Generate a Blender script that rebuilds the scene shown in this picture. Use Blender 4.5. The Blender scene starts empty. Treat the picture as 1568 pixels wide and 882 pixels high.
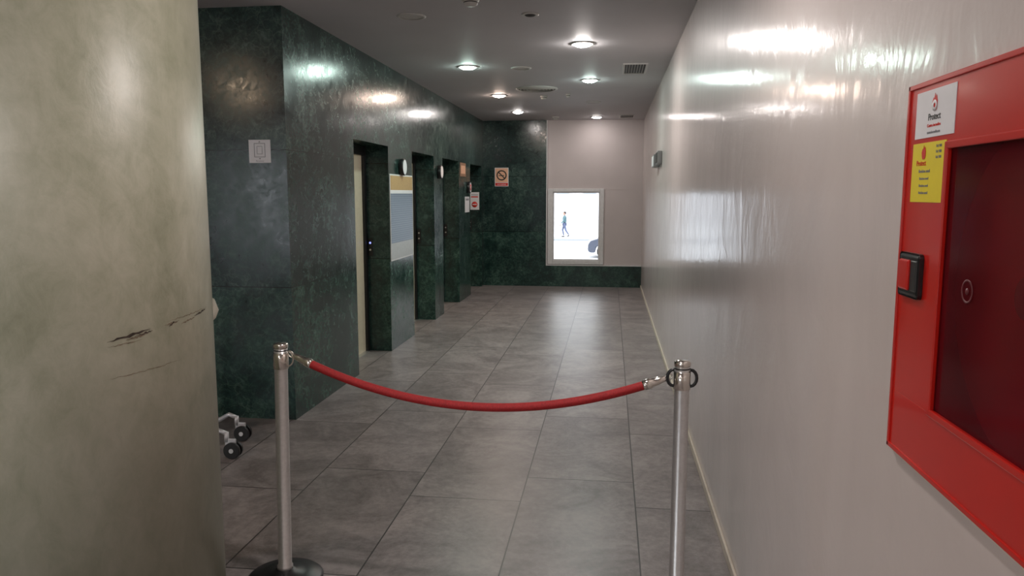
import bpy, bmesh, math, random
from mathutils import Vector, Matrix, Euler
random.seed(4)
scn = bpy.context.scene
try:
    scn.view_settings.view_transform = 'Standard'
    scn.view_settings.look = 'None'
except Exception as e:
    print(e)

# ------------------------------------------------------------------ materials
class NT:
    def __init__(s, name):
        s.m = bpy.data.materials.new(name); s.m.use_nodes = True
        s.t = s.m.node_tree; s.n = s.t.nodes; s.l = s.t.links
        s.b = s.n['Principled BSDF']; s.out = s.n['Material Output']
    def lk(s, a, b): s.l.new(a, b)
    def val(s, sock, v):
        if hasattr(v, 'is_output') or isinstance(v, bpy.types.NodeSocket): s.l.new(v, sock)
        else: sock.default_value = v
    def math(s, op, a, b=0.0, c=None):
        n = s.n.new('ShaderNodeMath'); n.operation = op
        s.val(n.inputs[0], a); s.val(n.inputs[1], b)
        if c is not None: s.val(n.inputs[2], c)
        return n.outputs[0]
    def pos(s):
        return s.n.new('ShaderNodeNewGeometry').outputs['Position']
    def sep(s, v):
        n = s.n.new('ShaderNodeSeparateXYZ'); s.lk(v, n.inputs[0]); return n.outputs
    def comb(s, x, y, z):
        n = s.n.new('ShaderNodeCombineXYZ')
        for i, v in enumerate((x, y, z)): s.val(n.inputs[i], v)
        return n.outputs[0]
    def scale(s, v, sc):
        n = s.n.new('ShaderNodeMapping'); s.lk(v, n.inputs[0]); n.inputs['Scale'].default_value = sc; return n.outputs[0]
    def noise(s, v, sc, det=4, rough=.55, dist=0):
        n = s.n.new('ShaderNodeTexNoise'); s.lk(v, n.inputs['Vector'])
        n.inputs['Scale'].default_value = sc; n.inputs['Detail'].default_value = det
        n.inputs['Roughness'].default_value = rough; n.inputs['Distortion'].default_value = dist
        return n.outputs['Fac']
    def ramp(s, f, stops):
        n = s.n.new('ShaderNodeValToRGB'); s.lk(f, n.inputs[0]); e = n.color_ramp.elements
        while len(e) < len(stops): e.new(.5)
        for i, (p, c) in enumerate(stops):
            e[i].position = p; e[i].color = (*c, 1) if len(c) == 3 else c
        return n.outputs[0]
    def mix(s, f, a, b, mode='MIX'):
        n = s.n.new('ShaderNodeMix'); n.data_type = 'RGBA'; n.blend_type = mode
        s.val(n.inputs[0], f)
        for sock, v in ((n.inputs[6], a), (n.inputs[7], b)):
            if isinstance(v, tuple): sock.default_value = (*v, 1) if len(v) == 3 else v
            else: s.lk(v, sock)
        return n.outputs[2]
    def bump(s, h, st, dist=.01, normal=None):
        n = s.n.new('ShaderNodeBump'); n.inputs['Strength'].default_value = st; n.inputs['Distance'].default_value = dist
        s.lk(h, n.inputs['Height'])
        if normal is not None: s.lk(normal, n.inputs['Normal'])
        return n.outputs[0]

def simple(name, col, rough=.5, metal=0, coat=0, var=.06, sc=30, emis=None, es=0):
    t = NT(name)
    f = t.noise(t.pos(), sc, 3)
    lo = tuple(max(0, c*(1-var)) for c in col); hi = tuple(min(1, c*(1+var)) for c in col)
    t.lk(t.ramp(f, [(.3, lo), (.7, hi)]), t.b.inputs['Base Color'])
    t.b.inputs['Roughness'].default_value = rough; t.b.inputs['Metallic'].default_value = metal
    t.b.inputs['Coat Weight'].default_value = coat; t.b.inputs['Coat Roughness'].default_value = .08
    if emis:
        t.b.inputs['Emission Color'].default_value = (*emis, 1); t.b.inputs['Emission Strength'].default_value = es
    return t.m

def glass(name, tint=(1,1,1), ior=1.5, rough=.02):
    t = NT(name); n = t.n
    tr = n.new('ShaderNodeBsdfTransparent'); tr.inputs[0].default_value = (*tint, 1)
    gl = n.new('ShaderNodeBsdfGlossy'); gl.inputs['Roughness'].default_value = rough
    fr = n.new('ShaderNodeFresnel'); fr.inputs[0].default_value = ior
    mx = n.new('ShaderNodeMixShader'); t.lk(fr.outputs[0], mx.inputs[0]); t.lk(tr.outputs[0], mx.inputs[1]); t.lk(gl.outputs[0], mx.inputs[2])
    t.lk(mx.outputs[0], t.out.inputs[0]); return t.m

def interior_light_pane(name, col):
    # glass pane; light on the red interior is painted into its colour
    t = NT(name); n = t.n
    tr = n.new('ShaderNodeBsdfTransparent'); tr.inputs[0].default_value = (.9,.65,.67,1)
    f = t.noise(t.pos(), 4, 4)
    t.lk(t.ramp(f, [(.3, tuple(c*.7 for c in col)), (.7, tuple(c*1.3 for c in col))]), t.b.inputs['Base Color'])
    t.b.inputs['Roughness'].default_value = .12; t.b.inputs['Specular IOR Level'].default_value = .4
    mx = n.new('ShaderNodeMixShader'); mx.inputs[0].default_value = .42
    t.lk(tr.outputs[0], mx.inputs[1]); t.lk(t.b.outputs[0], mx.inputs[2]); t.lk(mx.outputs[0], t.out.inputs[0]); return t.m

# green marble
def marble():
    t = NT('green_marble'); p = t.pos()
    n1 = t.noise(p, 2.2, 8, .65, 1.2); n2 = t.noise(p, 15, 9, .78, 1.0)
    f = t.math('ADD', t.math('MULTIPLY', n1, .4), t.math('MULTIPLY', n2, .6))
    c = t.ramp(f, [(.38, (.006,.015,.015)), (.48, (.014,.034,.031)), (.56, (.034,.070,.059)), (.68, (.12,.175,.148))])
    v = t.n.new('ShaderNodeTexVoronoi'); v.feature = 'DISTANCE_TO_EDGE'; v.inputs['Scale'].default_value = 8
    w = t.n.new('ShaderNodeVectorMath'); w.operation = 'MULTIPLY_ADD'
    nn = t.n.new('ShaderNodeTexNoise'); nn.inputs['Scale'].default_value = 5; nn.inputs['Detail'].default_value = 6; t.lk(p, nn.inputs['Vector'])
    t.lk(nn.outputs['Color'], w.inputs[0]); w.inputs[1].default_value = (.5,.5,.5); t.lk(p, w.inputs[2]); t.lk(w.outputs[0], v.inputs['Vector'])
    vein = t.ramp(v.outputs['Distance'], [(0, (1,1,1)), (.05, (0,0,0))])
    veinm = t.math('MULTIPLY', vein, t.math('MULTIPLY', t.ramp(n1, [(.4,(0,0,0)),(.6,(1,1,1))]), .6))
    c = t.mix(veinm, c, (.11,.165,.14))
    z = t.sep(p)[2]
    j1 = t.math('LESS_THAN', t.math('ABSOLUTE', t.math('SUBTRACT', z, .95)), .003)
    j2 = t.math('LESS_THAN', t.math('ABSOLUTE', t.math('SUBTRACT', z, 1.9)), .003)
    j = t.math('MAXIMUM', j1, j2)
    low = t.math('LESS_THAN', z, .95)
    c = t.mix(t.math('MULTIPLY', low, .5), c, t.mix(1.0, c, (1.1,1.4,1.25), 'MULTIPLY'))
    c = t.mix(j, c, (.002,.003,.003))
    t.lk(c, t.b.inputs['Base Color'])
    k = t.ramp(f, [(.42, (0,0,0)), (.58, (1,1,1))])
    t.lk(t.math('ADD', .15, t.math('MULTIPLY', k, .12)), t.b.inputs['Roughness'])
    t.lk(t.bump(t.noise(p, 7, 5, .6), .11, .008), t.b.inputs['Normal'])
    t.lk(t.math('SUBTRACT', .55, t.math('MULTIPLY', k, .25)), t.b.inputs['Specular IOR Level'])
    t.b.inputs['IOR'].default_value = 1.5
    return t.m

def floor_mat():
    t = NT('grey_stone_tile'); p = t.pos(); x, y, z = t.sep(p)
    u = t.math('DIVIDE', t.math('SUBTRACT', x, .152), .595); iu = t.math('FLOOR', u)
    off = t.math('MULTIPLY', t.math('FLOORED_MODULO', iu, 2.0), .34)
    v = t.math('DIVIDE', t.math('SUBTRACT', t.math('SUBTRACT', y, 3.75), off), 1.2); iv = t.math('FLOOR', v)
    def edge(c, size, w):
        fr = t.math('FRACT', c); d = t.math('MINIMUM', fr, t.math('SUBTRACT', 1.0, fr))
        return t.math('LESS_THAN', t.math('MULTIPLY', d, size), w)
    j = t.math('MAXIMUM', edge(u, .595, .0034), edge(v, 1.2, .0034))
    wn = t.n.new('ShaderNodeTexWhiteNoise'); wn.noise_dimensions = '3D'; t.lk(t.comb(iu, iv, 0.0), wn.inputs['Vector'])
    offs = t.n.new('ShaderNodeVectorMath'); offs.operation = 'MULTIPLY_ADD'
    t.lk(wn.outputs['Color'], offs.inputs[0]); offs.inputs[1].default_value = (7,7,7); t.lk(p, offs.inputs[2])
    q = offs.outputs[0]
    n1 = t.noise(t.scale(q, (1,1.0,1)), 2.6, 9, .72, .8); n2 = t.noise(q, 26, 6, .75)
    f = t.math('ADD', t.math('MULTIPLY', n1, .6), t.math('MULTIPLY', n2, .4))
    c = t.ramp(f, [(.40, (.150,.131,.127)), (.5, (.238,.211,.205)), (.60, (.335,.300,.291))])
    tv = t.math('ADD', .88, t.math('MULTIPLY', wn.outputs['Value'], .22))
    c = t.mix(1.0, c, t.comb(tv, tv, tv), 'MULTIPLY')
    c = t.mix(j, c, (.03,.026,.025))
    t.lk(c, t.b.inputs['Base Color'])
    t.lk(t.math('ADD', .24, t.math('MULTIPLY', n2, .24)), t.b.inputs['Roughness'])
    h = t.math('SUBTRACT', t.math('MULTIPLY', n2, .15), j)
    t.lk(t.bump(h, .3, .003), t.b.inputs['Normal'])
    return t.m

def glossy_wall():
    t = NT('glossy_stucco_paint'); p = t.pos()
    n1 = t.noise(t.scale(p, (1, .8, .35)), 2.5, 6, .6, .5)
    c = t.ramp(n1, [(.3, (.60,.532,.505)), (.7, (.695,.625,.597))])
    t.lk(c, t.b.inputs['Base Color'])
    t.b.inputs['Roughness'].default_value = .45
    t.b.inputs['Coat Weight'].default_value = .75
    t.lk(t.math('ADD', .11, t.math('MULTIPLY', t.noise(p, 6, 5, .7), .08)), t.b.inputs['Coat Roughness'])
    t.b.inputs['Coat IOR'].default_value = 1.5
    hb = t.noise(t.scale(p, (1, .9, .6)), 4.5, 4, .55, .8)
    hs = t.noise(p, 34, 3, .6)
    nb = t.bump(hb, .17, .02); nb2 = t.bump(hs, .09, .003, nb)
    t.lk(nb2, t.b.inputs['Normal']); t.lk(nb2, t.b.inputs['Coat Normal'])
    return t.m

def column_mat():
    t = NT('stucco_column'); p = t.pos()
    n1 = t.noise(t.scale(p, (1,1,.7)), 2.2, 8, .68, .8); n2 = t.noise(t.scale(p,(1,1,.6)), 15, 8, .72, .5)
    f = t.math('ADD', t.math('MULTIPLY', n1, .6), t.math('MULTIPLY', n2, .4))
    c = t.ramp(f, [(.37, (.29,.30,.205)), (.5, (.405,.405,.30)), (.64, (.51,.50,.395))])
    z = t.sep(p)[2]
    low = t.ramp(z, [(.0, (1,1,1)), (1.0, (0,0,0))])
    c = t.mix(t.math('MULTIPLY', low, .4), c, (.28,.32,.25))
    t.lk(c, t.b.inputs['Base Color'])
    t.b.inputs['Roughness'].default_value = .45
    t.b.inputs['Coat Weight'].default_value = .65
    t.lk(t.math('ADD', .26, t.math('MULTIPLY', n2, .22)), t.b.inputs['Coat Roughness'])
    nb = t.bump(n2, .16, .008); t.lk(nb, t.b.inputs['Normal']); t.lk(nb, t.b.inputs['Coat Normal'])
    return t.m

MARBLE = marble(); FLOOR = floor_mat(); RWALL = glossy_wall(); COLM = column_mat()
CEIL = simple('ceiling_paint', (.51,.50,.515), .6, var=.03, sc=2)
WHITEW = simple('white_plaster', (.60,.54,.53), .5, var=.03, sc=3)
LOBBYW = simple('lobby_plaster', (.68,.65,.62), .6, var=.04, sc=2)
TRIMM = simple('cream_trim', (.66,.60,.50), .5)
ALU = simple('white_aluminium', (.72,.72,.72), .35)
STEEL = simple('brushed_steel', (.70,.69,.68), .34, .85, sc=80)
CHROME = simple('chrome', (.80,.76,.70), .16, 1)
BLACKM = simple('black_metal', (.012,.012,.013), .35)
BLACKP = simple('black_plastic', (.01,.01,.011), .3)
RED = simple('red_enamel', (.58,.012,.006), .28, coat=.6, var=.04, sc=4)
DRED = simple('dark_red_enamel', (.6,.04,.04), .4)
ROPE = simple('red_velvet', (.36,.010,.012), .6, var=.25, sc=160)
PAPER = simple('white_paper', (.78,.78,.80), .5, var=.02)
HOSE = simple('red_hose', (.6,.10,.10), .6)
YEL = simple('yellow_sticker', (.80,.66,.03), .45, var=.02)
INK = simple('black_ink', (.02,.02,.02), .5)
INKG = simple('grey_ink', (.25,.25,.27), .5)
INKR = simple('red_ink', (.65,.03,.02), .45)
ORG = simple('pale_orange_print', (.85,.50,.32), .4)
CREAM = simple('cream_steel_door', (.62,.55,.42), .35)
GLASS = glass('clear_glass')
DGLASS = interior_light_pane('pane_painted_interior_light', (.15,.009,.018))
LBLUE = simple('blue_led', (.1,.1,.3), .4, emis=(.25,.3,1), es=2)
GRILLE = simple('vent_dark', (.03,.03,.03), .6)
FIX = simple('fixture_white', (.55,.54,.52), .45)
FIXG = simple('fixture_grey', (.20,.20,.20), .4)
def lampmat(name, col, s):
    t = NT(name); e = t.n.new('ShaderNodeEmission'); e.inputs[0].default_value = (*col, 1); e.inputs[1].default_value = s
    t.lk(e.outputs[0], t.out.inputs[0]); return t.m

# ------------------------------------------------------------------ mesh builder
class MB:
    def __init__(s, name): s.name = name; s.bm = bmesh.new(); s.mats = []
    def mi(s, m):
        if m not in s.mats: s.mats.append(m)
        return s.mats.index(m)
    def add(s, t, mat, M=None, smooth=False):
        if M is not None: bmesh.ops.transform(t, matrix=M, verts=t.verts)
        i = s.mi(mat)
        for f in t.faces: f.material_index = i; f.smooth = smooth
        me = bpy.data.meshes.new('tmp'); t.to_mesh(me); t.free(); s.bm.from_mesh(me); bpy.data.meshes.remove(me)
    def box(s, x0, x1, y0, y1, z0, z1, mat, bev=0, M=None, seg=2):
        t = bmesh.new(); bmesh.ops.create_cube(t, size=1)
        for v in t.verts: v.co = Vector(((x0+x1)/2+v.co.x*(x1-x0), (y0+y1)/2+v.co.y*(y1-y0), (z0+z1)/2+v.co.z*(z1-z0)))
        if bev: bmesh.ops.bevel(t, geom=t.edges[:], offset=bev, segments=seg, affect='EDGES', profile=.5)
        s.add(t, mat, M, smooth=False)
    def cyl(s, p0, p1, r, mat, r2=None, seg=32, M=None, smooth=True):
        p0 = Vector(p0); p1 = Vector(p1); d = p1-p0
        t = bmesh.new(); bmesh.ops.create_cone(t, cap_ends=True, segments=seg, radius1=r, radius2=r if r2 is None else r2, depth=d.length)
        R = d.to_track_quat('Z', 'Y').to_matrix().to_4x4()
        bmesh.ops.transform(t, matrix=Matrix.Translation((p0+p1)/2) @ R, verts=t.verts)
        i = s.mi(mat)
        for f in t.faces: f.material_index = i; f.smooth = smooth and len(f.verts) == 4
        if M is not None: bmesh.ops.transform(t, matrix=M, verts=t.verts)
        me = bpy.data.meshes.new('tmp'); t.to_mesh(me); t.free(); s.bm.from_mesh(me); bpy.data.meshes.remove(me)
    def lathe(s, prof, mat, M=None, seg=48):
        t = bmesh.new(); rings = []
        for r, z in prof:
            if r < 1e-6: rings.append([t.verts.new((0,0,z))])
            else: rings.append([t.verts.new((r*math.cos(2*math.pi*k/seg), r*math.sin(2*math.pi*k/seg), z)) for k in range(seg)])
        for a, b in zip(rings, rings[1:]):
            for k in range(seg):
                k2 = (k+1) % seg
                if len(a) == 1 and len(b) == 1: continue
                if len(a) == 1: t.faces.new((a[0], b[k], b[k2]))
                elif len(b) == 1: t.faces.new((a[k], b[0], a[k2]))
                else: t.faces.new((a[k], b[k], b[k2], a[k2]))
        bmesh.ops.recalc_face_normals(t, faces=t.faces)
        s.add(t, mat, M, smooth=True)
    def tube(s, pts, r, mat, seg=12, M=None, closed=False, radii=None):
        pts = [Vector(p) for p in pts]; t = bmesh.new(); rings = []; n = len(pts); nrm = None
        for i, p in enumerate(pts):
            a = pts[i-1] if (i > 0 or closed) else p; b = pts[(i+1) % n] if (i < n-1 or closed) else p
            d = (b-a).normalized()
            if nrm is None:
                nrm = d.cross(Vector((0,0,1)));
                if nrm.length < .1: nrm = d.cross(Vector((1,0,0)))
                nrm.normalize()
            else:
                nrm = (nrm - d*nrm.dot(d)).normalized()
            bi = d.cross(nrm); rr = radii[i] if radii else r
            rings.append([t.verts.new(p + (nrm*math.cos(2*math.pi*k/seg) + bi*math.sin(2*math.pi*k/seg))*rr) for k in range(seg)])
        m = n if closed else n-1
        for i in range(m):
            a = rings[i]; b = rings[(i+1) % n]
            for k in range(seg): t.faces.new((a[k], a[(k+1)%seg], b[(k+1)%seg], b[k]))
        if not closed: t.faces.new(rings[0][::-1]); t.faces.new(rings[-1])
        bmesh.ops.recalc_face_normals(t, faces=t.faces)
        s.add(t, mat, M, smooth=True)
    def ell(s, c, rad, mat, M=None, sub=3):
        t = bmesh.new(); bmesh.ops.create_icosphere(t, subdivisions=sub, radius=1)
        MM = Matrix.Translation(c) @ Matrix.Diagonal((*rad, 1))
        s.add(t, mat, MM if M is None else M @ MM, smooth=True)
    def poly(s, pts, d, mat, M=None, bev=0):
        t = bmesh.new(); f = t.faces.new([t.verts.new((x, y, 0)) for x, y in pts])
        r = bmesh.ops.extrude_face_region(t, geom=[f])
        bmesh.ops.translate(t, vec=(0,0,d), verts=[v for v in r['geom'] if isinstance(v, bmesh.types.BMVert)])
        bmesh.ops.recalc_face_normals(t, faces=t.faces)
        if bev: bmesh.ops.bevel(t, geom=t.edges[:], offset=bev, segments=3, affect='EDGES')
        s.add(t, mat, M)
    def text(s, txt, size, mat, M, align='CENTER'):
        cu = bpy.data.curves.new('t', 'FONT'); cu.body = txt; cu.size = size; cu.align_x = align; cu.extrude = .0004
        o = bpy.data.objects.new('t', cu); scn.collection.objects.link(o)
        bpy.context.view_layer.update()
        me = bpy.data.meshes.new_from_object(o.evaluated_get(bpy.context.evaluated_depsgraph_get()))
        t = bmesh.new(); t.from_mesh(me); s.add(t, mat, M)
        bpy.data.objects.remove(o); bpy.data.curves.remove(cu); bpy.data.meshes.remove(me)
    def obj(s, name=None, origin=None):
        me = bpy.data.meshes.new(s.name)
        if origin is not None: bmesh.ops.translate(s.bm, vec=-Vector(origin), verts=s.bm.verts)
        s.bm.to_mesh(me); s.bm.free()
        for m in s.mats: me.materials.append(m)
        o = bpy.data.objects.new(s.name, me); scn.collection.objects.link(o)
        if origin is not None: o.location = origin
        return o

XR = .54; XL = -2.2; YB = 13.03; H = 2.848; YF = 4.97
# ------------------------------------------------------------------ room shell
b = MB('floor'); b.box(-8.2, .79, -4.2, 13.33, -.15, 0, FLOOR); b.obj()
b = MB('ceiling'); b.box(-8.2, .79, -4.2, 13.33, H, H+.15, CEIL); b.obj()
# right wall with a recess for the hose cabinet
cy0, cy1, cz0, cz1 = .73, 1.447, 1.141, 1.778
b = MB('wall_right')
b.box(XR, XR+.25, -4, cy0, 0, H, RWALL); b.box(XR, XR+.25, cy1, YB+.1, 0, H, RWALL)
b.box(XR, XR+.25, cy0, cy1, 0, cz0, RWALL); b.box(XR, XR+.25, cy0, cy1, cz1, H, RWALL)
b.box(XR+.2, XR+.25, cy0, cy1, cz0, cz1, RWALL); b.obj()
b = MB('baseboard_right'); b.box(XR-.012, XR, 1.0, YB-.03, 0, .045, TRIMM, .003); b.obj()
# elevator wall
ops = [(6.34,7.36),(8.27,9.32),(9.82,10.89),(11.79,12.85)]; ZD = 2.07; DD = .24
b = MB('wall_left'); y = YF
for a, c in ops:
    b.box(XL-DD, XL, y, a, 0, ZD, MARBLE); y = c
b.box(XL-DD, XL, y, YB+.1, 0, ZD, MARBLE)
b.box(XL-DD, XL, YF, YB+.1, ZD, H, MARBLE)
b.box(XL-DD-.2, XL-DD-.06, YF+.2, YB+.1, 0, H, MARBLE); b.obj()
b = MB('wall_front_left'); b.box(-8, XL-DD, YF, YF+.2, 0, H, MARBLE); b.obj()
# back wall
b = MB('wall_back')
b.box(XL-.4, -1.10, YB, YB+.3, 0, H, MARBLE)
WX0, WX1, WZ0, WZ1 = -1.03, -.135, .40, 1.67
yb = YB+.05
b.box(-1.10, WX0, yb, YB+.3, .36, H, WHITEW)
b.box(WX1, XR, yb+.003, YB+.3, .36, WZ1, WHITEW)
b.box(WX1, XR, yb, YB+.3, WZ1, H, WHITEW)
b.box(WX0, WX1, yb, YB+.3, WZ1, H, WHITEW)
b.box(WX0, WX1, yb, YB+.3, .36, WZ0, WHITEW)
b.box(-1.10, XR, YB-.01, YB+.3, 0, .36, MARBLE); b.obj()
b = MB('trim_1'); b.box(-1.10, -1.085, YB+.0, yb, .36, H, ALU); b.box(-1.085, XR, YB+.01, yb, .36, .375, ALU, .003); b.obj()
b = MB('window_1')
fx0, fx1, fz0, fz1 = -1.075, -.11, .385, 1.69
yy0, yy1 = YB+.02, YB+.1
for (x0,x1,z0,z1) in ((fx0,-.985,fz0,fz1),(-.18,fx1,fz0,fz1),(-.985,-.18,fz0,.455),(-.985,-.18,1.635,fz1)):
    b.box(x0,x1,yy0,yy1,z0,z1,ALU,.006)
for (x0,x1,z0,z1) in ((-.985,-.965,.455,1.635),(-.2,-.18,.455,1.635),(-.965,-.2,.455,.475),(-.965,-.2,1.615,1.635)):
    b.box(x0,x1,yy0+.02,yy1-.01,z0,z1,ALU,.003)
b.box(-.975,-.19,yy0+.04,yy0+.046,.465,1.625,GLASS); b.obj()
# lobby walls
b = MB('wall_lobby_left'); b.box(-8.2, -8, -4, YF+.2, 0, H, LOBBYW); b.obj()
b = MB('wall_rear')
b.box(-8.2, XR+.25, -4.2, -4, 0, .35, LOBBYW); b.box(-8.2, XR+.25, -4.2, -4, 2.35, H, LOBBYW)
b.box(-8.2, -7.6, -4.2, -4, .35, 2.35, LOBBYW); b.box(-2.6, XR+.25, -4.2, -4, .35, 2.35, LOBBYW); b.obj()
b = MB('window_2')
for k in range(5):
    x = -7.6+k*1.25; xa = min(x, -2.66); b.box(xa, xa+.06, -4.15, -4.05, .35, 2.35, ALU, .004)
b.box(-7.6,-2.6,-4.15,-4.05,.35,.41,ALU); b.box(-7.6,-2.6,-4.15,-4.05,2.29,2.35,ALU)
b.box(-7.6,-2.6,-4.105,-4.095,.38,2.32,GLASS); b.obj()

# elevator doors
for i, (a, c) in enumerate(ops):
    b = MB('door_%d' % (i+1)); X = XL-DD
    b.box(X-.055, X-.03, a-.02, c+.02, 0, ZD+.02, CREAM)        # back panel
    m = (a+c)/2
    b.box(X-.03, X-.012, a+.07, m-.003, .01, ZD-.09, CREAM, .003); b.box(X-.03, X-.012, m+.003, c-.07, .01, ZD-.09, CREAM, .003)
    b.box(X-.03, X+.012, a+.001, a+.07, 0, ZD-.001, CREAM, .003); b.box(X-.03, X+.012, c-.07, c-.001, 0, ZD-.001, BLACKP, .003)
    b.box(X-.03, X+.012, a+.07, c-.07, ZD-.09, ZD-.001, BLACKP, .003)
    b.box(X-.03, X+.03, a+.07, c-.07, 0, .01, STEEL)
    b.obj()
    p = MB('elevator_call_panel')
    p.box(X+.015, X+.065, c-.012, c-.001, .98, 1.16, BLACKP, .004)
    p.cyl((X+.04, c-.012, 1.11), (X+.04, c-.016, 1.11), .010, LBLUE if i == 0 else STEEL); p.cyl((X+.04, c-.012, 1.04), (X+.04, c-.016, 1.04), .010, STEEL)
    p.obj()

# ------------------------------------------------------------------ column
C = Vector((-1.852, 2.277, 0)); CR = .5
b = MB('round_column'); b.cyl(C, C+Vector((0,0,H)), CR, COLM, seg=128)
SC = simple('scuff_dark', (.05,.035,.025), .6, var=.5, sc=60); SC2 = simple('scuff_brown', (.20,.15,.10), .6, var=.5, sc=60)
def scuff(a0, a1, z0, z1, w, mat, n=14):
    t = bmesh.new(); top = []; bot = []
    for k in range(n+1):
        f = k/n; a = math.radians(a0+(a1-a0)*f); z = z0+(z1-z0)*f + random.uniform(-.002,.002)
        ww = w*math.sin(math.pi*min(max(f,.04),.96))*random.uniform(.4,1.1)
        x = C.x+(CR+.0012)*math.cos(a); y = C.y+(CR+.0012)*math.sin(a)
        top.append(t.verts.new((x,y,z+ww))); bot.append(t.verts.new((x,y,z-ww)))
    for k in range(n): t.faces.new((bot[k],bot[k+1],top[k+1],top[k]))
    b.add(t, mat)
scuff(-36,-21,1.172,1.192,.005,SC); scuff(-30,-22,1.168,1.180,.003,SC2); scuff(-27,-20,1.176,1.186,.003,SC)
scuff(-15,-8,1.195,1.20,.003,SC2); scuff(-13,-10,1.19,1.20,.004,SC); scuff(-7,2,1.188,1.198,.0025,SC2); scuff(1,12,1.20,1.215,.004,SC); scuff(-36,-24,1.155,1.165,.0015,SC2)
scuff(-38,-8,1.06,1.075,.0012,SC2,30); scuff(-14,12,1.205,1.22,.0012,SC2,30)
b.obj()

# ------------------------------------------------------------------ stanchions
def stanchion(x, y, lean, loops):
    b = MB('rope_stanchion')
    b.lathe([(0,0),(.15,0),(.155,.004),(.155,.012),(.145,.02),(.09,.032),(.045,.04),(.033,.05),(.0,.05)], BLACKM)
    b.lathe([(.0,.04),(.032,.04),(.032,.062),(.0275,.068),(.0265,.9),(.0265,.998),(.0,.998)], STEEL)
    b.lathe([(.0265,.9),(.0305,.902),(.0305,.965),(.0265,.967)], CHROME)
    b.lathe([(.0265,.985),(.0295,.987),(.0295,1.0),(.025,1.006),(0,1.008)], CHROME)
    b.lathe([(.0267,.975),(.0277,.9755),(.0277,.979),(.0267,.9795)], BLACKM)
    for k in range(4):
        a = k*math.pi/2; d = Vector((math.cos(a), math.sin(a), 0))
        m = CHROME if not loops else BLACKM
        if not loops and k != 0: continue
        if loops and k in (1, 3): continue
        pts = [d*(.028)+Vector((0,0,.972))]
        for j in range(9):
            q = math.pi/2 - math.pi*j/8
            pts.append(d*(.030+.022*math.cos(q))+Vector((0,0,.942+.03*math.sin(q))))
        pts.append(d*.028+Vector((0,0,.912)))
        b.tube(pts, .006 if loops else .003, m, 8)
    o = b.obj(); o.location = (x, y, 0); o.rotation_euler = (0, lean, 0)
    return o
stanchion(-1.325, 2.83, .018, False); stanchion(.266, 2.708, 0, True)

# rope
b = MB('barrier_rope')
P0 = Vector((-1.27, 2.826, .965)); P1 = Vector((.225, 2.711, .945)); SAG = .165
def rp(f):
    p = P0.lerp(P1, f); p.z -= SAG*4*f*(1-f); return p
N = 60; pts = [rp(.055+(.945-.055)*k/N) for k in range(N+1)]
b.tube(pts, .0165, ROPE, 20)
for f0, f1, e in ((.06,.012,P0),(.94,.988,P1)):
    a = rp(f0); c = rp(f1); d = (c-a).normalized()
    b.tube([a-d*.006, a, a+d*.022, a+d*.024, a+d*.05, c, c+d*.004], .01, CHROME, 20, radii=[.0175,.0195,.0195,.0165,.0145,.010,.006])
    b.tube([c+d*(.012+.014*math.cos(q))+Vector((0,0,.012*math.sin(q))) for q in [k*math.pi/6 for k in range(12)]], .003, CHROME, 8, closed=True)
b.obj()

# ------------------------------------------------------------------ fire hose cabinet
b = MB('fire_hose_cabinet'); XF = XR-.012
b.box(XF, XR+.004, .72, 1.457, 1.131, 1.242, RED, .003); b.box(XF, XR+.004, .72, 1.457, 1.677, 1.788, RED, .003)
b.box(XF, XR+.004, 1.285, 1.457, 1.238, 1.681, RED, .003); b.box(XF, XR+.004, .72, .86, 1.238, 1.681, RED, .003)
for (y0,y1,z0,z1) in ((1.28,1.292,1.236,1.683),(.853,.865,1.236,1.683),(.86,1.285,1.236,1.248),(.86,1.285,1.671,1.683)):
    b.box(XF-.004, XF+.004, y0,y1,z0,z1, RED, .0018)
for (y0,y1,z0,z1) in ((1.449,1.4575,1.13,1.789),(.7195,.728,1.13,1.789),(.72,1.457,1.13,1.1385),(.72,1.457,1.7805,1.789)):
    b.box(XF-.003, XF+.004, y0,y1,z0,z1, RED, .0012)
b.box(XF+.004, XF+.007, .86, 1.285, 1.242, 1.677, DGLASS)
PE = simple('pane_emblem',(.13,.02,.025),.4); ME = Matrix.Translation((XF+.0038,1.195,1.455))@Matrix.Rotation(-math.pi/2,4,'Y')
b.lathe([(.015,0),(.018,0),(.018,.001),(.015,.001),(.015,0)], PE, ME, 32); b.lathe([(0,.0002),(.005,.0002),(.005,.001),(0,.001)], PE, ME, 24)
b.box(XR+.18, XR+.19, .74, 1.44, 1.15, 1.77, DRED); b.box(XR+.004, XR+.18, .74, .75, 1.15, 1.77, DRED); b.box(XR+.004, XR+.18, 1.43, 1.44, 1.15, 1.77, DRED)
b.box(XR+.004, XR+.18, .74, 1.44, 1.15, 1.16, DRED); b.box(XR+.004, XR+.18, .74, 1.44, 1.76, 1.77, DRED)
RC = Vector((XR+.09, 1.08, 1.46)); RX = Matrix.Translation(RC) @ Matrix.Rotation(math.pi/2, 4, 'Y')
b.lathe([(.03,-.06),(.245,-.06),(.255,-.055),(.255,-.05),(.2,-.047),(.06,-.047),(.06,.047),(.2,.047),(.255,.05),(.255,.055),(.245,.06),(.03,.06)], DRED, RX)
b.cyl(RC-Vector((.075,0,0)), RC+Vector((.085,0,0)), .03, CHROME)
for k in range(5):
    for j in range(4):
        r = .10+.027*k; xx = RC.x-.034+.0225*j
        b.tube([(xx, RC.y+r*math.cos(2*math.pi*i/40), RC.z+r*math.sin(2*math.pi*i/40)) for i in range(40)], .0115, HOSE, 8, closed=True)
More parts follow.
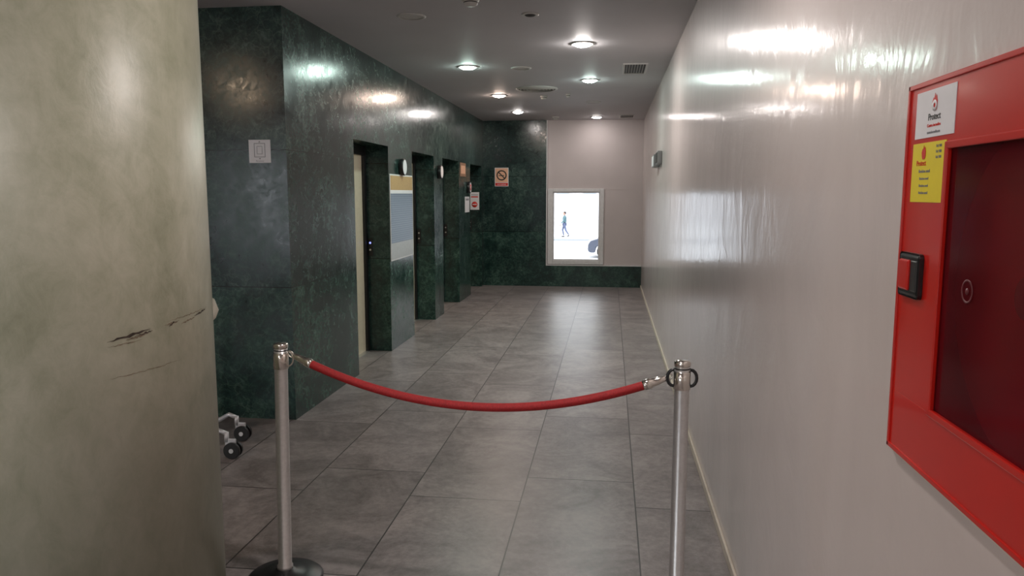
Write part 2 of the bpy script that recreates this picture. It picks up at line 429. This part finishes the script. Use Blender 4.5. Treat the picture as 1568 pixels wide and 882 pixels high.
# latch
b.box(XF-.008, XF, 1.347, 1.437, 1.42, 1.498, BLACKP, .0075, seg=3)
b.box(XF-.012, XF-.006, 1.385, 1.428, 1.432, 1.486, RED, .004, seg=3)
b.box(XF-.0095, XF-.006, 1.355, 1.380, 1.432, 1.486, simple('latch_hollow',(.03,.03,.03),.3), .002)
# stickers
xs = XF-.0006
def TM(y, z, x=None):
    return Matrix.Translation((xs-.0006 if x is None else x, y, z)) @ Matrix(((0,0,-1,0),(-1,0,0,0),(0,1,0,0),(0,0,0,1)))
b.box(xs-.0004, XF, 1.268, 1.420, 1.694, 1.772, PAPER); b.box(xs-.0004, XF, 1.292, 1.424, 1.586, 1.686, YEL)
def flame(y, z, s, mat):
    pts = [(-.5,0),(-.62,.5),(-.4,.95),(-.3,.7),(-.05,1.35),(.1,.9),(.3,1.15),(.55,.55),(.5,0),(.3,-.3),(-.3,-.3)]
    b.poly([(x*s, q*s) for x, q in pts], .0005, mat, TM(y, z))
flame(1.344, 1.742, .017, INKR)
b.lathe([(.004,0),(.009,0),(.009,.0006),(.004,.0006)], PAPER, TM(1.344,1.745,xs-.0012), 24)
b.text('Protect', .016, INK, TM(1.344,1.722)); b.text('Contra incendios', .0075, INKR, TM(1.344,1.711)); b.text('www.incendios.es', .007, INKG, TM(1.344,1.70))
flame(1.376, 1.663, .014, INKR)
b.text('Protect', .013, INKR, TM(1.385,1.648))
for k in range(4): b.text('Revision anual', .0065 if k else .008, INKG, TM(1.37,1.636-.012*k))
for k in range(3): b.text('Tel: 900', .0065, INKG, TM(1.318,1.676-.009*k))
b.obj()
b = MB('trim_2')
for (y0,y1,z0,z1) in ((1.457,1.463,1.12,1.79),(.72,1.457,1.118,1.131)): b.box(XR-.004, XR, y0,y1,z0,z1, TRIMM, .001)
b.obj()

# ------------------------------------------------------------------ signs
def SM(x, y, z):
    return Matrix.Translation((x,y,z)) @ Matrix.Rotation(math.pi/2, 4, 'X')
b = MB('elevator_notice')
b.box(-2.468,-2.312,YF-.003,YF,1.812,1.968,PAPER)
for (x0,x1,z0,z1) in ((-2.43,-2.426,1.85,1.945),(-2.354,-2.35,1.85,1.945),(-2.43,-2.35,1.941,1.945),(-2.43,-2.35,1.85,1.854),(-2.41,-2.407,1.87,1.925),(-2.374,-2.371,1.87,1.925),(-2.41,-2.371,1.922,1.925),(-2.41,-2.371,1.87,1.873)):
    b.box(x0,x1,YF-.0042,YF-.003,z0,z1,INKG)
b.poly([(-.008,0),(.008,0),(0,.011)], .001, INKG, SM(-2.39,YF-.003,1.95)); b.poly([(-.008,0),(.008,0),(0,-.011)], .001, INKG, SM(-2.39,YF-.003,1.845))
b.text('Ascensor', .016, INKG, SM(-2.39,YF-.0034,1.82)); b.obj()

b = MB('no_smoking_sign'); yn = YB
b.box(-1.995,-1.755,yn-.006,yn,1.73,2.05,PAPER,.001); b.box(-1.985,-1.765,yn-.0075,yn-.006,1.80,2.04,ORG); b.box(-1.985,-1.765,yn-.0075,yn-.006,1.74,1.79,INKR)
b.lathe([(.068,0),(.088,0),(.088,.002),(.068,.002),(.068,0)], INK, SM(-1.875,yn-.0075,1.92))
b.box(-.085,.085,-.009,.009,0,.002,INK,M=SM(-1.875,yn-.0076,1.92)@Matrix.Rotation(-math.pi/4,4,'Z'))
b.box(-.05,.045,-.006,.006,0,.0015,INK,M=SM(-1.875,yn-.0076,1.915)); b.text('NO FUMAR', .03, PAPER, SM(-1.875,yn-.0078,1.753)); b.obj()

def stripes():
    t = NT('board_stripes_blue'); p = t.pos(); z = t.sep(p)[2]
    s_ = t.math('GREATER_THAN', t.math('FRACT', t.math('MULTIPLY', z, 45.0)), .5)
    c = t.mix(s_, (.17,.23,.30), (.10,.14,.20)); t.lk(c, t.b.inputs['Base Color']); t.b.inputs['Roughness'].default_value = .3
    t.b.inputs['Specular IOR Level'].default_value = .25; return t.m
b = MB('wall_banded_board'); X = XL  # flat board with ochre, white, striped blue and pale colour bands
b.box(X, X+.008, 7.38, 8.25, .92, 1.80, ALU, .002)
b.box(X+.008, X+.010, 7.395, 8.235, 1.64, 1.785, simple('board_ochre',(.50,.33,.14),.5))
b.box(X+.008, X+.010, 7.395, 8.235, 1.605, 1.64, PAPER)
b.box(X+.008, X+.010, 7.395, 8.235, 1.10, 1.605, stripes())
b.box(X+.008, X+.010, 7.395, 8.235, .935, 1.10, simple('board_pale',(.48,.50,.52),.5))
b.obj()
for (y, z) in ((7.8,1.88),(9.57,1.88),(11.57,1.70)):
    b = MB('round_wall_indicator'); MM = Matrix.Translation((XL,y,z)) @ Matrix.Rotation(math.pi/2, 4, 'Y')
    b.lathe([(0,0),(.085,0),(.088,.01),(.088,.045),(.08,.052),(.076,.05)], BLACKP, MM)
    b.lathe([(.076,.05),(.07,.0505),(0,.0505)], PAPER, MM)
    if y > 11: b.lathe([(.02,.0508),(.05,.0508),(.05,.0515),(.02,.0515)], INKR, MM)
    b.obj()
b = MB('wall_notice'); b.box(XL,XL+.004,11.0,11.42,1.86,2.06,simple('brown_sign',(.35,.2,.12),.4)); b.box(XL+.004,XL+.005,11.05,11.37,1.9,2.02,ORG); b.obj()
b = MB('wall_notice'); b.box(XL,XL+.004,11.35,11.7,1.32,1.56,PAPER); b.box(XL+.004,XL+.005,11.4,11.65,1.5,1.53,INKG); b.obj()
b = MB('wall_notice'); y = 12.85; b.box(-2.40,-2.24,y-.004,y,1.33,1.63,PAPER)
b.lathe([(0,0),(.05,0),(.05,.001),(0,.001)], INKR, SM(-2.32,y-.004,1.42)); b.box(-2.355,-2.285,y-.006,y-.005,1.413,1.427,PAPER); b.box(-2.38,-2.26,y-.005,y-.004,1.54,1.56,INKR); b.box(-2.38,-2.26,y-.005,y-.004,1.58,1.59,INKG); b.obj()
b = MB('emergency_light'); dy = -.45
b.box(XR-.05, XR, 8.75+dy, 9.08+dy, 1.92, 2.06, FIXG, .008); b.box(XR-.055, XR-.048, 8.77+dy, 9.06+dy, 1.935, 2.045, GRILLE, .003)
b.box(XR-.07, XR, 9.12+dy, 9.50+dy, 1.90, 2.04, FIXG, .008); b.box(XR-.072, XR-.068, 9.14+dy, 9.48+dy, 1.915, 2.025, PAPER, .002); b.obj()

# ------------------------------------------------------------------ ceiling fixtures
def downlight(x, y, col=None, s=0, r=.078):
    b = MB('recessed_downlight'); M = Matrix.Translation((x,y,H)) @ Matrix.Rotation(math.pi, 4, 'X')
    b.lathe([(r,0),(r+.024,0),(r+.024,.004),(r+.016,.008),(r+.004,.010),(r,.006)], FIX, M)
    if col: b.lathe([(r,.004),(r*.9,.014),(r*.6,.024),(0,.03)], lampmat('lamp_%.1f_%.1f'%(x,y), col, s), M)
    else: b.lathe([(r,.004),(r*.6,.002),(0,.002)], FIX, M)
    return b.obj()
for (x,y,col,s) in [(-.253,6.515,(1,.93,.89),420),(-1.42,7.53,(.76,1,.89),210),(-.248,8.56,(.80,1,.93),220),(-1.43,9.71,(1,.77,.64),260),
        (-1.427,11.67,(1,.92,.88),195),(-.246,12.6,(1,.92,.89),80),
        (-4.24,1.54,(1,.74,.5),390),(-.25,2.3,(1,.90,.86),310),(-1.42,-.2,(1,.92,.89),400),(-4.2,-1.5,(1,.92,.89),400),(-.8,-2.2,(1,.92,.89),320)]:  # lamps behind the camera are unseen, added to light the foreground
    downlight(x, y, col, s)
for (x,y) in ((-1.418,5.385),(-.906,7.675),(-.25,10.56)): downlight(x,y)
def detector(x,y,r=.055,m=FIX,name='smoke_detector'):
    b = MB(name); M = Matrix.Translation((x,y,H)) @ Matrix.Rotation(math.pi, 4, 'X')
    b.lathe([(0,0),(r,0),(r,.012),(r*.85,.016),(r*.8,.035),(r*.5,.045),(0,.046)], m, M, 32); b.lathe([(r*.81,.02),(r*.84,.021),(r*.84,.026),(r*.81,.027)], GRILLE, M, 32); b.obj()
detector(-.915,4.97); detector(-.91,12.5); detector(-.87,9.85,.045); detector(-.55,9.7,.03)
b = MB('motion_sensor'); M = Matrix.Translation((-.578,5.43,H)) @ Matrix.Rotation(math.pi, 4, 'X')
b.lathe([(.04,0),(.062,0),(.062,.006),(.05,.01),(.04,.008)], FIX, M); b.lathe([(.04,.006),(.03,.014),(0,.018)], GRILLE, M); b.obj()
b = MB('round_air_diffuser'); M = Matrix.Translation((-.893,9.17,H)) @ Matrix.Rotation(math.pi, 4, 'X')
b.lathe([(.22,0),(.25,0),(.25,.008),(.22,.012)], FIX, M)
for k in range(5):
    r = .21-.038*k; b.lathe([(r,.002),(r-.012,.02),(r-.016,.02),(r-.004,.002)], FIX, M)
b.lathe([(0,.001),(.225,.001),(.225,.002),(0,.002)], GRILLE, M); b.obj()
for (x,y,l) in ((.22,7.83,.56),(.24,12.5,.4)):
    b = MB('ceiling_vent_grille'); w = .1
    b.box(x-w,x+w,y-l/2,y+l/2,H-.003,H-.0005,GRILLE)
    for (x0,x1,y0,y1) in ((x-w-.02,x-w,y-l/2-.02,y+l/2+.02),(x+w,x+w+.02,y-l/2-.02,y+l/2+.02),(x-w,x+w,y-l/2-.02,y-l/2),(x-w,x+w,y+l/2,y+l/2+.02)):
        b.box(x0,x1,y0,y1,H-.012,H,FIX,.002)
    for k in range(7): b.box(x-w+.016+k*.0265,x-w+.020+k*.0265,y-l/2,y+l/2,H-.010,H-.003,FIX)
    b.obj()

# ------------------------------------------------------------------ trolley behind the column
b = MB('hospital_trolley'); TUB = simple('white_tube',(.6,.6,.62),.3,.3)
def caster(x,y):
    b.cyl((x,y-.028,.05),(x,y-.008,.05),.05,BLACKP); b.cyl((x,y+.008,.05),(x,y+.028,.05),.05,BLACKP)
    b.cyl((x,y-.031,.05),(x,y+.031,.05),.014,STEEL); b.box(x-.05,x+.02,y-.007,y+.007,.045,.12,TUB,.004); b.cyl((x-.04,y,.10),(x-.04,y,.16),.014,TUB)
ya, ybk = 4.18, 4.50
for (x,y) in ((-2.26,ya),(-2.36,ybk),(-2.95,ya),(-2.95,ybk)): caster(x,y)
for y, x0 in ((ya,-2.30),(ybk,-2.40)):
    b.tube([(x0,y,.15),(x0-.05,y,.17),(x0-.12,y,.13),(-2.58,y,.12),(-2.88,y,.13),(-2.99,y,.15)],.014,TUB)
    b.tube([(-2.66,y,.13),(-2.66,y,.78)],.014,TUB); b.tube([(-2.93,y,.13),(-2.93,y,.78)],.014,TUB)
for x in (-2.66,-2.93): b.tube([(x,ya,.13),(x,ybk,.13)],.012,TUB)
b.box(-2.96,-2.63,ya-.03,ybk+.03,.30,.33,TUB,.01); b.box(-2.96,-2.62,ya-.03,ybk+.03,.76,.80,simple('cream_plastic',(.6,.56,.46),.4),.015,seg=3)
b.tube([(-2.64,ya,.79),(-2.50,ya,.80),(-2.41,ya+.02,.83),(-2.375,ya+.04,.87),(-2.37,ya+.06,.90),(-2.40,ya+.08,.95),(-2.46,ya+.09,.97),(-2.57,ya+.12,.95),(-2.64,ya+.15,.79)],.024,simple('cream_grip',(.62,.58,.48),.4))
b.obj()

# ------------------------------------------------------------------ outside
GZ = -1.3
PAVE = simple('pale_pavement',(.62,.63,.65),.8,var=.05,sc=.6)
b = MB('street_ground'); b.box(-70,70,-60,110,GZ-.2,GZ,PAVE)
KERB = simple('kerb',(.30,.32,.36),.8); b.box(-40,40,47.0,47.2,GZ,GZ+.12,KERB); b.obj()
b = MB('building_facade'); BW = simple('pale_render',(.7,.7,.72),.7)
FG = simple('facade_glass',(.30,.33,.36),.2)
b.box(-40,40,85,90,GZ,14,BW)
for k in range(-12,12):
    for j in range(3): b.box(k*3,k*3+1.4,84.9,85,1.6+j*4,3.2+j*4,FG)
b.box(-40,40,84.7,85,3.4,3.7,BW); b.obj()
b = MB('parked_car'); CARP = simple('dark_blue_paint',(.02,.03,.06),.25,coat=1); CG = simple('car_glass',(.05,.08,.1),.05)
prof = [(0,.35),(.02,.62),(.12,.78),(.5,.9),(1.15,.98),(1.3,1.0),(2.0,1.42),(2.4,1.48),(3.1,1.44),(3.75,1.08),(4.1,1.0),(4.2,.8),(4.2,.4),(4.1,.25),
        (3.72,.25),(3.66,.5),(3.45,.64),(3.2,.64),(3.0,.5),(2.94,.25),(1.12,.25),(1.06,.5),(.86,.64),(.6,.64),(.4,.5),(.34,.25),(.1,.25)]
MC = Matrix.Rotation(math.pi/2,4,'X')
b.poly(prof, 1.7, CARP, MC, .03)
for y0 in (.005,-1.71):
    b.poly([(1.42,1.02),(2.03,1.36),(2.4,1.41),(2.45,1.02)],.01,CG,Matrix.Translation((0,y0,0))@MC); b.poly([(2.52,1.02),(2.48,1.41),(3.05,1.38),(3.6,1.05)],.01,CG,Matrix.Translation((0,y0,0))@MC)
b.poly([(1.30,1.01),(1.33,1.02),(2.0,1.425),(1.96,1.43)],1.4,CG,Matrix.Translation((-.012,-.15,.012))@MC)
for x in (.73,3.33):
    for y in (.0,-1.7):
        b.cyl((x,y-.1,.31),(x,y+.1,.31),.31,BLACKP); b.cyl((x,y-.105,.31),(x,y+.105,.31),.19,STEEL)
for y in (-.2,-1.5): b.ell((.08,y,.66),(.08,.16,.08),ALU)
b.box(-.01,.03,-1.15,-.55,.42,.54,PAPER)
o = b.obj(); o.location = (-1.0,36,GZ)

def skin(name, verts, edges, radii, mat, root=0, sub=2):
    me = bpy.data.meshes.new(name); me.from_pydata(verts, edges, []); o = bpy.data.objects.new(name, me); scn.collection.objects.link(o)
    m = o.modifiers.new('s','SKIN'); m.use_smooth_shade = True
    for i, r in enumerate(radii):
        sv = me.skin_vertices[0].data[i]; sv.radius = (r if isinstance(r, tuple) else (r, r)); sv.use_root = (i == root)
    s2 = o.modifiers.new('u','SUBSURF'); s2.levels = sub; s2.render_levels = sub
    me.materials.append(mat); return o
SKIN = simple('skin',(.40,.24,.18),.5); SHIRT = simple('teal_jacket',(.08,.15,.17),.8); JEANS = simple('blue_trousers',(.09,.11,.19),.8); HAIR = simple('dark_hair',(.03,.02,.015),.6)
root = bpy.data.objects.new('pedestrian', None); scn.collection.objects.link(root)
parts = []
V = [(0,0,.95),(0,0,1.10),(0,0,1.27),(0,0,1.39),(-.01,0,1.46), (0,.18,1.37),(.08,.22,1.11),(-.04,.22,.90), (0,-.18,1.37),(-.06,-.23,1.11),(-.22,-.21,.93)]
parts.append(skin('torso_and_arms', V, [(0,1),(1,2),(2,3),(3,4),(3,5),(5,6),(6,7),(3,8),(8,9),(9,10)], [(.15,.12),(.135,.10),(.16,.11),(.10,.08),(.055,.055),.062,.048,.036,.062,.048,.036], SHIRT))
V = [(0,0,.95),(0,.09,.88),(-.14,.09,.50),(-.05,.09,.09),(0,-.09,.88),(.08,-.09,.48),(.30,-.09,.16)]
parts.append(skin('legs', V, [(0,1),(1,2),(2,3),(0,4),(4,5),(5,6)], [(.14,.12),.095,.065,.045,.095,.065,.045], JEANS))
for s_, (fx,fz,pit) in ((.09,(-.05,.05,0)),(-.09,(.30,.11,.7))):
    V = [(fx+.05*math.cos(pit),s_,fz+.05*math.sin(pit)*1),(fx-.07,s_,fz-.01-.03*pit),(fx-.17*math.cos(pit),s_,fz-.02-.07*pit)]
    parts.append(skin('shoe', V, [(0,1),(1,2)], [.042,.042,.03], BLACKP))
hb = MB('head'); hb.ell((-.02,0,1.60),(.098,.078,.118),SKIN); hb.ell((-.01,0,1.515),(.05,.05,.07),SKIN)
hb.ell((.012,0,1.635),(.1,.084,.1),HAIR); hb.ell((-.12,0,1.585),(.022,.014,.02),SKIN); hb.ell((-.108,0,1.545),(.012,.026,.007),INKR)
for s_ in (-1,1):
    hb.ell((-.105,s_*.03,1.605),(.012,.013,.009),PAPER); hb.ell((-.115,s_*.03,1.605),(.005,.006,.006),INK); hb.ell((-.01,s_*.08,1.595),(.02,.012,.03),SKIN)
for (hx,hy,hz) in ((-.05,.22,.86),(-.25,-.21,.885)):
    hb.ell((hx-.01,hy,hz-.03),(.03,.014,.045),SKIN,sub=2)
    for k,L in enumerate((.06,.075,.08,.072)):
        x0 = hx-.035+.017*k; hb.tube([(x0,hy,hz-.06),(x0-.008,hy,hz-.06-L*.5),(x0-.02,hy,hz-.06-L)],.008,SKIN,8)
    hb.tube([(hx-.03,hy,hz-.01),(hx-.055,hy,hz-.035),(hx-.06,hy,hz-.065)],.009,SKIN,8)
parts.append(hb.obj())
for o in parts: o.parent = root
root.location = (-3.05,51,GZ)

# ------------------------------------------------------------------ world
w = bpy.data.worlds.new('World'); scn.world = w; w.use_nodes = True
bg = w.node_tree.nodes['Background']; bg.inputs[0].default_value = (.90,.95,1.0,1); bg.inputs[1].default_value = 4.0

# ------------------------------------------------------------------ camera
cam = bpy.data.cameras.new('camera'); cam.sensor_width = 36; cam.lens = 36*1152/1568; cam.clip_start = .05; cam.clip_end = 300
co = bpy.data.objects.new('camera', cam); scn.collection.objects.link(co)
co.location = (0,0,1.6); co.rotation_euler = (math.radians(90-7.125), 0, math.radians(7.41)); scn.camera = co
